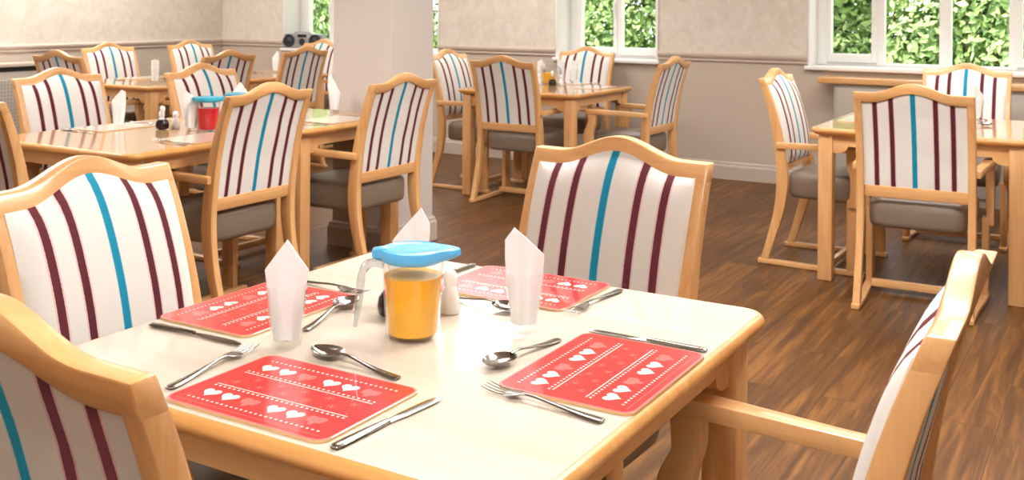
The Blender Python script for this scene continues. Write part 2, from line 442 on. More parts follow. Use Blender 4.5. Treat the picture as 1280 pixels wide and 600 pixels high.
# ------------------------------------------------------------------ placemats
def fan(bm, pts, z, mi):
    vs = [bm.verts.new((a, b, z)) for a, b in pts]
    f = bm.faces.new(vs); f.material_index = mi
    if f.calc_area() and f.normal.z < 0: f.normal_flip()
def heart(s):
    out = []
    for k in range(20):
        t = 2*PI*k/20
        out.append((s*16*math.sin(t)**3/16, s*(13*math.cos(t)-5*math.cos(2*t)-2*math.cos(3*t)-math.cos(4*t))/16))
    return out
def make_mat(loc, rz, label, cream=False, group=None):
    hx, hy, th = .151, .112, .0042
    t = thing('placemat', label, 'placemat', (loc[0], loc[1], T+.0004), rz, group)
    bm = bmesh.new(); loft(bm, [[(a, b, z) for a, b in rrect(hx, hy, .02)] for z in (0, th-.0006)]); obj('backing', bm, CORK, t)
    bm = bmesh.new()
    if cream:
        loft(bm, [[(a*s, b*s, z) for a, b in rrect(hx, hy, .02)] for z, s in ((th-.0006, 1), (th, .996))]); obj('printed_surface', bm, [CREAM], t)
        return t
    loft(bm, [[(a*s, b*s, z) for a, b in rrect(hx, hy, .02)] for z, s in ((th-.0006, 1), (th, .994))], mi=2)
    fan(bm, rrect(hx-.0035, hy-.0035, .018), th+.00005, 0)
    Z = th+.0001
    dot = lambda x, y, r, mi=1: fan(bm, [(x+r*math.cos(2*PI*k/8), y+r*math.sin(2*PI*k/8)) for k in range(8)], Z, mi)
    line = lambda x0, x1, y, w, mi=1: fan(bm, [(x0, y-w), (x1, y-w), (x1, y+w), (x0, y+w)], Z, mi)
    for y in (-.086, -.034, .034, .086):
        for k in range(27): dot(-.122+.244*k/26, y, .0023)
    for y in (-.0275, .0275): line(-.124, .124, y, .0010)
    line(-.135, .135, -.098, .0004, 2)
    for y in (-.0595, .0595):
        for k, x in enumerate((-.104, -.068, -.029, .020, .056, .095)):
            h = heart(.0152); w = k % 3 == 2
            if not w: fan(bm, [(x+a, y+b) for a, b in h], Z, 1)
            else:
                for q in range(-6, 7):   # a heart drawn in fine upright strokes
                    a = q*.0023; ins = [b for (p, b) in h if abs(p-a) < .0036]
                    if len(ins) > 1: fan(bm, [(x+a-.0008, y+min(ins)), (x+a+.0008, y+min(ins)), (x+a+.0008, y+max(ins)), (x+a-.0008, y+max(ins))], Z, 2)
    for k in range(10):                   # faint little snow crystals along the middle band
        x = -.104+.208*k/9; y = .012 if k % 2 else -.010
        for a in range(3):
            c, s = math.cos(a*PI/3), math.sin(a*PI/3); L, w = .0075, .0004
            fan(bm, [(x-c*L-s*w, y-s*L+c*w), (x-c*L+s*w, y-s*L-c*w), (x+c*L+s*w, y+s*L-c*w), (x+c*L-s*w, y+s*L+c*w)], Z+.00003*a, 2)
        dot(x+.0115, -.020 if k % 2 else .021, .0016, 2)
    me = obj('printed_surface', bm, [RED, MATW, MATP], t)
    return t
make_mat((-1.052, 1.157), 0, 'red heart placemat nearest the camera, knife on its right and fork on its left', group='red heart placemats')
make_mat((-.709, 1.492), PI/2, 'red heart placemat on the right side of the near table', group='red heart placemats')
make_mat((-1.066, 1.846), PI, 'red heart placemat on the far side, behind the glass with the tilted napkin', group='red heart placemats')
make_mat((-1.412, 1.462), -PI/2, 'red heart placemat on the left side, behind the glass with the pointed napkin', group='red heart placemats')

MATS = [(-4.06, 3.24, -PI/2, 'pale placemat before the left hand chair of the table with cruets'),
        (-3.42, 3.19, PI/2, 'pale placemat behind the armchair with its back to the red jug'),
        (-3.43, 4.06, PI/2, 'pale placemat in front of the chair that faces the pillar table'),
        (-4.03, 4.10, -PI/2, 'pale placemat before the chair behind the clear jug'),
        (-6.61, 5.56, -PI/2, 'pale placemat beside the lone napkin glass on the far left table'),
        (-6.61, 6.46, -PI/2, 'pale placemat on the far left table beneath the second wall side chair'),
        (-3.66, 7.02, PI, 'pale placemat under the middle window, before the chair facing the camera'),
        (-3.31, 6.75, PI/2, 'pale placemat on the right side of the middle window table'),
        (-1.19, 5.60, -PI/2, 'pale placemat on the left side of the right hand table'),
        (-.85, 5.88, PI, 'pale placemat on the window side of the right hand table')]
for x, y, r, l in MATS: make_mat((x, y), r, l, True, 'pale placemats on the far tables')

# ------------------------------------------------------------------ cutlery (points along +Y, working end at +Y)
def strip(bm, rows, n=10):
    """rows: (y, z centre, half width, half thickness)"""
    rings = [[(w*math.copysign(abs(math.cos(2*PI*k/n))**.8, math.cos(2*PI*k/n)), y, z+h*math.sin(2*PI*k/n)) for k in range(n)] for y, z, w, h in rows]
    loft(bm, rings)
def fork(label):
    t = thing('fork', label, 'fork')
    bm = bmesh.new(); strip(bm, smooth_tab([(-.100, .003, .0035, .001), (-.096, .003, .0085, .0018), (-.06, .0036, .0075, .0019), (-.02, .006, .0048, .0019), (.015, .0085, .0030, .0020), (.036, .0085, .0032, .0018)], 20)); obj('handle', bm, STEEL, t, True, 60)
    bm = bmesh.new(); strip(bm, smooth_tab([(.032, .0086, .003, .0014), (.040, .008, .0085, .0012), (.052, .0062, .0132, .0011), (.064, .0048, .0138, .0010), (.066, .0046, .0138, .0010)], 14))
    for x in (-.0120, -.0040, .0040, .0120):
        rows = smooth_tab([(.064, .0047, .0017, .001), (.082, .0040, .0015, .0009), (.100, .0062, .0012, .0008), (.108, .0082, .0005, .0005)], 10)
        rings = [[(x*(1+.0*y)+w*math.cos(2*PI*k/6), y, z+h*math.sin(2*PI*k/6)) for k in range(6)] for y, z, w, h in rows]; loft(bm, rings)
    obj('tines', bm, STEEL, t, True, 60); return t
def spoon(label):
    t = thing('spoon', label, 'spoon')
    bm = bmesh.new(); strip(bm, smooth_tab([(-.098, .003, .0035, .001), (-.094, .003, .0085, .0017), (-.06, .004, .0072, .0018), (-.02, .0085, .0045, .0018), (.012, .013, .0030, .0019), (.034, .0125, .0032, .0015)], 20)); obj('handle', bm, STEEL, t, True, 60)
    bm = bmesh.new(); nr, na = 8, 28
    def pt(r, a, off):
        y = .064+.034*r*math.sin(a); x = .0235*r*math.cos(a)*(1-.14*math.sin(a))
        return (x, y, .0125-.0095*(1-r*r)**.8*1.0-off)
    for off in (0, .0012):
        rings = [[pt(k/nr, 2*PI*i/na, off*(1-.9*(k == nr))) for i in range(na)] for k in range(1, nr+1)]
        vr = loft(bm, rings, cap=False); c = bm.verts.new(pt(0, 0, off))
        for i in range(na): bm.faces.new((vr[0][i], vr[0][(i+1) % na], c))
    bmesh.ops.remove_doubles(bm, verts=bm.verts[:], dist=.00001)
    obj('bowl', bm, STEEL, t, True, 80); return t
def knife(label):
    t = thing('table_knife', label, 'knife')
    bm = bmesh.new(); strip(bm, smooth_tab([(-.105, .003, .004, .0015), (-.100, .0032, .0085, .0027), (-.05, .0036, .0075, .0032), (-.008, .004, .0052, .003), (.0, .004, .0045, .0026)], 18)); obj('handle', bm, STEEL, t, True, 60)
    bm = bmesh.new()
    rows = [(-.001, -.0045, .0045), (.010, -.0065, .0055), (.03, -.008, .0078), (.07, -.008, .0092), (.09, -.0072, .0092), (.102, -.005, .0085), (.109, 0, .0062), (.1105, .003, .005)]
    loft(bm, [[(a, y, .0030), ((a+b)/2, y, .0022), (b, y, .0030), ((a+b)/2, y, .0044)] for y, a, b in rows]); obj('blade', bm, STEEL, t, True, 20); return t
def lay(t, tail, tip, zz=T+.0006, length=None):
    """put a piece of cutlery so that its handle end lies at tail and its working end at tip"""
    d = Vector((tip[0]-tail[0], tip[1]-tail[1])); m = ((tip[0]+tail[0])/2, (tip[1]+tail[1])/2)
    t.location = (m[0], m[1], zz); t.rotation_euler = (0, 0, math.atan2(d.y, d.x)-PI/2); return t
k0 = lay(knife('dinner knife nearest the camera, right of the closest red placemat'), (-.881, 1.042), (-.864, 1.256))
f0 = lay(fork('dinner fork left of the closest red placemat'), (-1.224, 1.072), (-1.256, 1.282))
s0 = lay(spoon('spoon lying beyond the closest red placemat, bowl to the left'), (-.962, 1.290), (-1.155, 1.318))
for t, g in ((k0, 'knives on the near table'), (f0, 'forks on the near table'), (s0, 'spoons on the near table')): t['group'] = g
def again(src, tail, tip, label, g=None): lay(dup(src, (0, 0, 0), 0, label, g), tail, tip)
again(k0, (-.604, 1.664), (-.820, 1.659), 'dinner knife beyond the right hand red placemat')
again(f0, (-.617, 1.303), (-.828, 1.330), 'dinner fork on the camera side of the right hand red placemat')
again(s0, (-.843, 1.580), (-.868, 1.398), 'spoon beside the glass with tilted napkin, next to the right hand red placemat')
again(k0, (-1.497, 1.278), (-1.285, 1.283), 'dinner knife on the camera side of the left hand red placemat')
again(f0, (-1.508, 1.642), (-1.300, 1.632), 'dinner fork beyond the left hand red placemat, mostly behind the pointed napkin')
again(s0, (-1.244, 1.393), (-1.288, 1.590), 'spoon between the pointed napkin and the jug of orange squash')
again(k0, (-1.247, 1.950), (-1.252, 1.738), 'dinner knife right behind the blue jug lid, left of the far red placemat')
again(f0, (-.885, 1.935), (-.897, 1.727), 'dinner fork right of the far red placemat, beside the striped chair')
again(s0, (-1.155, 1.704), (-.985, 1.689), 'spoon before the far red placemat, behind the salt pot and tilted napkin glass')
FARC = [(f0, (-4.17, 3.43), (-3.97, 3.42), 'fork on the table with cruets, beside the left pale placemat'),
        (k0, (-4.17, 3.05), (-3.96, 3.05), 'knife on the table with cruets, at its left end'),
        (f0, (-3.315, 3.00), (-3.52, 3.02), 'fork on the table with cruets, behind the chair back nearest the cruet'),
        (k0, (-3.315, 4.25), (-3.53, 4.25), 'knife beside the pale placemat nearest the pillar'),
        (f0, (-3.315, 3.87), (-3.52, 3.87), 'fork beside the pale placemat nearest the pillar'),
        (s0, (-6.30, 5.36), (-6.32, 5.55), 'spoon beside the lone napkin glass on the far left table'),
        (k0, (-6.60, 5.28), (-6.39, 5.28), 'knife on the far left table before its placemat'),
        (s0, (-6.28, 6.52), (-6.50, 6.60), 'spoon on the far left table near the stereo'),
        (f0, (-3.84, 7.13), (-3.85, 6.92), 'fork on the middle window table, below the window chair'),
        (k0, (-3.46, 7.13), (-3.45, 6.92), 'knife on the middle window table, at its far right'),
        (f0, (-.66, 5.99), (-.665, 5.78), 'fork on the right hand table beside its napkin glass'),
        (s0, (-.74, 5.55), (-.60, 5.68), 'spoon on the right hand table, at the picture edge')]
for s, a, b, l in FARC: again(s, a, b, l, 'cutlery on the far tables')

# ------------------------------------------------------------------ glasses with napkins
def make_glass(loc, label, group):
    t = thing('drinking_glass', label, 'glass', (loc[0], loc[1], T+.0004), .2, group)
    bm = bmesh.new(); n = 10
    def r(rad, z): return [(rad*math.cos(2*PI*k/n), rad*math.sin(2*PI*k/n), z) for k in range(n)]
    loft(bm, [r(.0, .013), r(.0215, .013), r(.0285, .06), r(.0335, .104), r(.0355, .104), r(.0345, .095), r(.030, .055), r(.0255, .008), r(.0235, 0), r(0, 0)], cap=False)
    bmesh.ops.remove_doubles(bm, verts=bm.verts[:], dist=.00005)
    obj('tumbler', bm, GLASS, t, True, 25)
    return t
def make_napkin(loc, rz, label, group, lz=.128, pz=.178, rz_=.128, px=0.0, wt=.037, cat='napkin'):
    """a folded paper napkin: a thin folded wad, narrow at the foot, opening to a peak"""
    nz, nu = 18, 13; bm = bmesh.new()
    def top(u):
        p = px/wt
        return lz+(pz-lz)*(u+1)/(p+1) if u <= p else rz_+(pz-rz_)*(1-u)/(1-p)
    def hw(z): return .0205+(min(wt, .0325)-.0205)*min(z/.1, 1) + max(0, z-.1)*(wt-min(wt, .0325))/.03 if z < .13 else wt
    F, B = [], []
    us = sorted(set([-1+2*i/(nu-1) for i in range(nu)]+[px/wt]))
    for j in range(nz+1):
        v = j/nz; f, b = [], []
        for u in us:
            z = .0145+(top(u)-.0145)*v; x = hw(min(z, .13))*u
            d = (.013*(1-.75*v))*(1-u*u)**.5+.0012
            crease = .0035*math.sin(u*7+1)*(1-u*u)*(1-.5*v)
            f.append(bm.verts.new((x, -d+crease, z))); b.append(bm.verts.new((x, d*.9+crease, z)))
        F.append(f); B.append(b)
    m = len(us)
    for j in range(nz):
        for i in range(m-1):
            bm.faces.new((F[j][i], F[j][i+1], F[j+1][i+1], F[j+1][i])); bm.faces.new((B[j][i], B[j+1][i], B[j+1][i+1], B[j][i+1]))
        bm.faces.new((F[j][0], F[j+1][0], B[j+1][0], B[j][0])); bm.faces.new((F[j][-1], B[j][-1], B[j+1][-1], F[j+1][-1]))
    for i in range(m-1):
        bm.faces.new((F[0][i], B[0][i], B[0][i+1], F[0][i+1])); bm.faces.new((F[nz][i], F[nz][i+1], B[nz][i+1], B[nz][i]))
    o = obj('paper_napkin', bm, PAPER, None, True, 50)
    o.location = (loc[0], loc[1], T+.0006); o.rotation_euler = (0, 0, rz)
    return tag(o, label, cat, group)
CAMR = .535                       # the napkins' broad sides stand roughly across the room's diagonal
SETS = [ # x, y, where, shape kwargs, turn
 (-1.214, 1.317, 'left of the orange jug, before the left red placemat', dict(), CAMR),
 (-.919, 1.600, 'right of the orange jug, before the far red placemat', dict(lz=.160, pz=.182, rz_=.135, px=-.018, wt=.0345), CAMR),
 (-1.195, 1.640, 'hidden behind the blue lid of the orange jug', dict(lz=.118, pz=.182, rz_=.150, px=.020), CAMR),
 (-4.030, 3.245, 'left of the vinegar bottle and the red jug', dict(lz=.125, pz=.175, rz_=.165, px=.012, wt=.032), CAMR),
 (-3.662, 3.345, 'touching the left of the red jug', dict(lz=.175, pz=.180, rz_=.13, px=-.024, wt=.036), CAMR),
 (-3.930, 3.910, 'behind the clear jug with the teal lid', dict(px=0), CAMR),
 (-3.687, 4.360, 'right in front of the pillar', dict(lz=.19, pz=.205, rz_=.10, px=-.022, wt=.034), CAMR),
 (-6.116, 5.240, 'alone on the far left table before the wall', dict(lz=.165, pz=.172, rz_=.165, wt=.028), CAMR),
 (-6.318, 6.700, 'below the left end of the window sill with the stereo', dict(lz=.12, pz=.18, rz_=.17, px=.012, wt=.030), CAMR),
 (-3.830, 6.900, 'left of the orange jug under the middle window', dict(lz=.16, pz=.18, rz_=.14, wt=.030), CAMR),
 (-3.690, 6.950, 'just right of the orange jug under the middle window', dict(lz=.18, pz=.185, rz_=.15, px=-.02, wt=.032), CAMR+.5),
 (-3.640, 7.060, 'before the chair under the middle window', dict(lz=.14, pz=.18, rz_=.15, px=-.01, wt=.032), CAMR),
 (-.700, 5.930, 'on the right hand table', dict(lz=.17, pz=.185, rz_=.125, px=-.015, wt=.036), CAMR)]
g0 = None
for i, (x, y, where, kw, rz) in enumerate(SETS):
    gl = 'clear tumbler holding a napkin, '+where; grp = 'napkin glasses on the near table' if i < 3 else 'napkin glasses on the far tables'
    if g0 is None: g0 = make_glass((x, y), gl, grp)
    else: dup(g0, (x, y, T+.0004), .2+.1*i, gl, grp)
    make_napkin((x, y), rz, 'white napkin in the tumbler '+where, 'napkins' if i < 3 else 'napkins on the far tables', **kw)

# ------------------------------------------------------------------ jugs
def make_jug(loc, rz, label, lidm, juice, level, group='lidded jugs', yellow=False):
    t = thing('lidded_jug', label, 'jug', (loc[0], loc[1], T+.0004), rz, group)
    bm = bmesh.new(); n = 40
    lathe(bm, [(.0435, .0), (.0455, .004), (.050, .075), (.0545, .139), (.0525, .139), (.048, .075), (.0435, .008), (.001, .006)], n)
    obj('body', bm, PLAST, t, True, 35)
    if juice:
        bm = bmesh.new(); rr = lambda z: .0425+(z-.0085)*(.0515-.0425)/.13
        lathe(bm, [(.040, .0088), (rr(.012), .011), (rr(level*.5), level*.5), (rr(level), level)], n, cap_top=True)
        obj('drink', bm, juice, t, True, 35)
    bm = bmesh.new(); rings = []              # lid with a pouring lip at +X and a tab over the handle at -X
    def lr(f, z, lip):
        out = []
        for k in range(48):
            a = 2*PI*k/48; r = .0565*f
            d = abs((a+PI) % (2*PI)-PI); r += lip*.026*max(0, 1-d/.6)
            d2 = abs(a-PI); r += lip*.014*(1 if d2 < .24 else 0)
            out.append((r*math.cos(a), r*math.sin(a), z))
        return out
    loft(bm, [lr(.90, .1325, 0), lr(.985, .1375, .7), lr(1.0, .141, 1), lr(1.0, .150, 1), lr(.975, .1535, .95), lr(.85, .1555, .7), lr(.80, .1535, .4), lr(.4, .1545, .1)])
    obj('lid', bm, lidm, t, True, 50)
    bm = bmesh.new()                          # handle
    path = smooth_tab([(-.050, .124, .014, .005), (-.064, .129, .014, .006), (-.080, .124, .0135, .0068), (-.087, .108, .013, .0068), (-.091, .075, .013, .0068), (-.095, .045, .012, .006), (-.0975, .022, .011, .004)], 24)
    rings = []
    for i, (x, z, w, h) in enumerate(path):
        a = path[max(0, i-1)]; b = path[min(len(path)-1, i+1)]; tx, tz = b[0]-a[0], b[1]-a[1]; L = math.hypot(tx, tz); nx, nz_ = -tz/L, tx/L
        rings.append([(x+nx*h*sy, w*sx, z+nz_*h*sy) for sx, sy in ((-1, -.6), (-.6, -1), (.6, -1), (1, -.6), (1, .6), (.6, 1), (-.6, 1), (-1, .6))])
    loft(bm, rings); obj('handle', bm, FROST, t, True, 50)
    return t
make_jug((-1.066, 1.470), .60, 'clear jug of orange squash with a sky blue lid on the near table', LIDB, ORANGE, .108)
make_jug((-3.600, 3.385), .60+PI*.0, 'clear jug of red squash with a teal lid on the table with cruets', LIDT, REDJ, .105)
make_jug((-3.640, 3.600), .60+PI*.75, 'empty clear jug with a teal lid, just behind the red one', LIDT, None, 0)
make_jug((-3.745, 6.860), .60+PI, 'clear jug of orange squash on the table under the middle window', PLAST, ORANGE, .085)

# ------------------------------------------------------------------ cruets
def make_vinegar(x, y, label):
    t = thing('vinegar_bottle', label, 'bottle', (x, y, T+.0004), 0, 'vinegar bottles')
    bm = bmesh.new(); lathe(bm, [(.022, 0), (.029, .004), (.0315, .02), (.029, .036), (.019, .050), (.0105, .062), (.0095, .078), (.012, .082)], 28); obj('body', bm, GLASS, t, True, 40)
    bm = bmesh.new(); lathe(bm, [(.020, .002), (.0275, .005), (.030, .02), (.0275, .0355), (.020, .0455)], 28, cap_top=True); obj('vinegar', bm, DARKV, t, True, 40)
    bm = bmesh.new(); lathe(bm, [(.007, .07), (.0088, .083), (.0115, .088), (.0125, .096), (.010, .104), (.003, .108)], 20, cap_top=True); obj('stopper', bm, SALTW, t, True, 50)
def make_shaker(x, y, label):
    t = thing('salt_shaker', label, 'shaker', (x, y, T+.0004), 0, 'salt and pepper shakers')
    bm = bmesh.new(); lathe(bm, [(.017, 0), (.0195, .003), (.018, .025), (.013, .045), (.0105, .052)], 24); obj('body', bm, SALTW, t, True, 50)
    bm = bmesh.new(); lathe(bm, [(.0105, .050), (.0125, .056), (.0135, .066), (.011, .076), (.004, .081)], 24, cap_top=True); obj('cap', bm, SALTW, t, True, 50)
make_vinegar(-1.168, 1.552, 'dark vinegar bottle half hidden behind the left of the orange jug')
make_shaker(-1.092, 1.624, 'white salt pot at the right of the orange jug, before the far placemat')
make_vinegar(-3.813, 3.311, 'round dark vinegar bottle between two napkin glasses on the table with the red jug')
make_shaker(-3.858, 3.345, 'white shaker behind the left of the vinegar bottle by the red jug')
make_shaker(-3.792, 3.368, 'white shaker behind the right of the vinegar bottle by the red jug')
make_vinegar(-3.640, 6.725, 'dark vinegar bottle in front of the orange jug by the middle window')
make_shaker(-3.752, 6.735, 'white shaker left of the vinegar bottle on the middle window table')
make_shaker(-3.590, 6.765, 'white shaker right of the vinegar bottle on the middle window table')

# ------------------------------------------------------------------ the room
XL, XR, YN, YW, ZC = -8.09, 2.6, -2.6, 7.80, 2.55
YO = 8.14                                       # outer face of the window wall
WINS = [(-7.248, -5.383), (-4.188, -3.262), (-2.073, -.255)]
ZS, ZT = .893, 2.12
def S(o): o['kind'] = 'structure'; return o
S(obj('floor', box(bmesh.new(), XL-.2, XR+.2, YN-.2, YO, -.1, 0), FLOOR))
S(obj('ceiling', box(bmesh.new(), XL-.2, XR+.2, YN-.2, YO, ZC, ZC+.15), CEIL))
S(obj('wall_left', box(bmesh.new(), XL-.2, XL, YN-.2, YO, 0, ZC), WALL))
S(obj('wall_right', box(bmesh.new(), XR, XR+.2, YN-.2, YO, 0, ZC), WALL))
S(obj('wall_near', box(bmesh.new(), XL, XR, YN-.2, YN, 0, ZC), WALL))
bm = bmesh.new(); xs = XL
for a, b in WINS:
    box(bm, xs, a, YW, YO, 0, ZC); box(bm, a, b, YW, YO, 0, ZS-.028); box(bm, a, b, YW, YO, ZT, ZC); xs = b
box(bm, xs, XR, YW, YO, 0, ZC); S(obj('wall_far', bm, WALL))

def rail(bm, a, b, nrm, prof):
    """a moulding from a to b (plan points) standing proud of the wall along nrm; prof: (out, z)"""
    loft(bm, [[(p[0]+nrm[0]*d, p[1]+nrm[1]*d, z) for d, z in prof] for p in (a, b)])
DP = [(0, .900), (.010, .900), (.014, .908), (.012, .920), (.020, .930), (.026, .944), (.026, .955), (.020, .962), (0, .966)]
SP = [(0, 0), (.020, 0), (.020, .098), (.016, .106), (.012, .110), (.012, .122), (.007, .132), (0, .134)]
segs = [(XL, WINS[0][0]-.0), (WINS[0][1], WINS[1][0]), (WINS[1][1], WINS[2][0]), (WINS[2][1], XR)]
for i, (a, b) in enumerate(segs):
    bm = bmesh.new(); rail(bm, (a, YW), (b, YW), (0, -1), DP); S(obj('trim_%d' % (i+1), bm, DADO))
bm = bmesh.new(); rail(bm, (XL, YN), (XL, YW), (1, 0), DP); S(obj('trim_5', bm, DADO))
bm = bmesh.new(); rail(bm, (XL, YW), (XR, YW), (0, -1), SP); S(obj('baseboard_far', bm, SKIRT))
bm = bmesh.new(); rail(bm, (XL, YN), (XL, YW), (1, 0), SP); S(obj('baseboard_left', bm, SKIRT))
# pillar with its own skirting
S(obj('wall_pillar', box(bmesh.new(), -3.79, -3.392, 4.468, 4.862, 0, ZC, .006), PILL))
bm = bmesh.new(); px0, px1, py0, py1 = -3.79, -3.392, 4.468, 4.862
loft(bm, [[(px0-d, py0-d, z), (px1+d, py0-d, z), (px1+d, py1+d, z), (px0-d, py1+d, z)] for d, z in ((.018, 0), (.018, .1), (.012, .112), (.012, .124), (.002, .134))]); S(obj('baseboard_pillar', bm, SKIRT))

# windows: frame, mullions, an opening sash, panes, reveal lining and sill board
def window(n, a, b, panes, openers):
    """panes: list of (x0, x1) of the glass; openers: which of them carry a sash of their own"""
    fy0, fy1 = 8.045, 8.105; root = None
    bm = bmesh.new()
    box(bm, a, b, fy0, fy1, ZS, ZS+.022, .003); box(bm, a, b, fy0, fy1, ZT-.05, ZT, .003)
    ed = [a]+[v for p in panes for v in p]+[b]
    for k in range(0, len(ed), 2):
        x0, x1 = ed[k], ed[k+1]
        li = k//2-1; ri = k//2
        if li in openers: x0 += .032
        if ri in openers: x1 -= .032
        box(bm, x0, x1, fy0-.012, fy1, ZS+.0, ZT, .004)
    root = S(obj('window_%d' % n, bm, WHITE, None, True))
    for i, (x0, x1) in enumerate(panes):
        zb = ZS+.022
        if i in openers:
            s = bmesh.new(); e = .034
            box(s, x0-e, x0, fy0-.020, fy1-.01, ZS+.022, ZT-.05, .004); box(s, x1, x1+e, fy0-.020, fy1-.01, ZS+.022, ZT-.05, .004)
            box(s, x0, x1, fy0-.020, fy1-.01, ZS+.022, ZS+.085, .004); box(s, x0, x1, fy0-.020, fy1-.01, ZT-.11, ZT-.05, .004)
            sash = obj('sash', s, WHITE, root, True); zb = ZS+.08
            h = bmesh.new(); xm = x1+.016
            box(h, xm-.007, xm+.007, fy0-.034, fy0-.018, 1.30, 1.36, .003); box(h, xm-.006, xm+.006, fy0-.048, fy0-.034, 1.24, 1.34, .003)
            obj('handle', h, WHITE, sash, True)
        g = bmesh.new(); box(g, x0-.006, x1+.006, fy0+.020, fy0+.026, zb-.004, ZT-.046); obj('pane', g, PANE, root)
    r = bmesh.new()
    box(r, a, a+.012, YW-.012, fy0-.001, ZS, ZT, .002); box(r, b-.012, b, YW-.012, fy0-.001, ZS, ZT, .002); box(r, a+.012, b-.012, YW-.012, fy0-.001, ZT-.012, ZT, .002)
    obj('reveal_lining', r, WHITE, root, True)
    s = bmesh.new(); box(s, a-.02, b+.02, YW-.045, YW-.0005, ZS-.030, ZS, .008, seg=3); box(s, a+.001, b-.001, YW-.02, fy1, ZS-.027, ZS-.001); obj('sill', s, WHITE, root, True)
    return root
window(1, *WINS[0], [(-7.13, -6.86), (-6.77, -6.39), (-6.31, -5.93), (-5.84, -5.50)], (0,))
window(2, *WINS[1], [(-4.066, -3.765), (-3.69, -3.385)], (0, 1))
window(3, *WINS[2], [(-1.962, -1.669), (-1.577, -1.200), (-1.120, -.746), (-.660, -.366)], (0, 3))

# counter under the right window
t = thing('window_counter', 'grey panelled cupboard with a wooden top under the right hand window', 'cupboard', (-.95, 7.67, 0))
obj('worktop', box(bmesh.new(), -.99, 1.30, -.125, .125, .785, .828, .006), WX, t, True)
bm = bmesh.new(); box(bm, -.88, 1.25, -.09, .105, 0, .785, .003)
obj('carcass', bm, COVERP, t, True)
for k in range(4):
    x0 = -.87+.53*k; bm = bmesh.new(); box(bm, x0+.012, x0+.51, -.106, -.090, .06, .76, .003)
    d = obj('door', bm, COVERP, t, True)
    h = bmesh.new(); lathe(h, [(.006, 0), (.005, .012), (.011, .018), (.009, .026), (.002, .028)], 16, cap_top=True)
    h.transform(Matrix.Translation((x0+.47, -.105, .5)) @ Matrix.Rotation(PI/2, 4, 'X')); obj('knob', h, STEEL, d, True)

# radiator cover on the left wall
t = thing('radiator_cover', 'grey radiator cover with pierced grille along the left wall', 'radiator cover', (XL+.10, 4.80, 0))
obj('top_board', box(bmesh.new(), -.075, .115, -.75, .80, .792, .822, .005), SKIRT, t, True)
obj('casing', box(bmesh.new(), -.075, .09, -.73, .78, 0, .752, .003), COVERP, t, True)
obj('shadow_gap', box(bmesh.new(), -.075, .080, -.73, .78, .7525, .7915), BLACK, t)  # shadow under the top board, put in as a black strip
for k in range(2): obj('grille', box(bmesh.new(), .0905, .098, -.70+.75*k, -.02+.75*k, .12, .68, .002), GRILLE, t)

# stereo on the sill of the far left window
t = thing('portable_stereo', 'small grey portable stereo with two dark round speakers on the far left window sill', 'stereo', (-7.070, 7.900, ZS+.001), .30)
bm = bmesh.new()
rows = [(-.215, .050, .118), (-.20, .062, .135), (-.10, .064, .140), (-.07, .066, .158), (.07, .066, .158), (.10, .064, .140), (.20, .062, .135), (.215, .050, .118)]
loft(bm, [[(x, -d, .0), (x, d, .0), (x, d*.8, h), (x, -d*.8, h)] for x, d, h in rows]); bevel_sharp(bm, .008, 50)
obj('casing', bm, GREYP, t, True)
for s in (-1, 1):
    bm = bmesh.new(); lathe(bm, [(.062, 0), (.062, .008), (.052, .014), (.048, .008), (.018, .006), (.004, .012)], 32, cap_top=True)
    bm.transform(Matrix.Translation((s*.137, -.0555, .071)) @ Matrix.Rotation(PI/2-.08, 4, 'X')); obj('speaker', bm, BLACK, t, True)
bm = bmesh.new(); lathe(bm, [(.034, 0), (.034, .006), (.028, .012), (.004, .012)], 28, cap_top=True)
bm.transform(Matrix.Translation((0, -.056, .060)) @ Matrix.Rotation(PI/2-.08, 4, 'X')); obj('dial', bm, BLACK, t, True)
obj('display', box(bmesh.new(), -.045, .045, -.064, -.052, .105, .135, .003), BLACK, t, True)

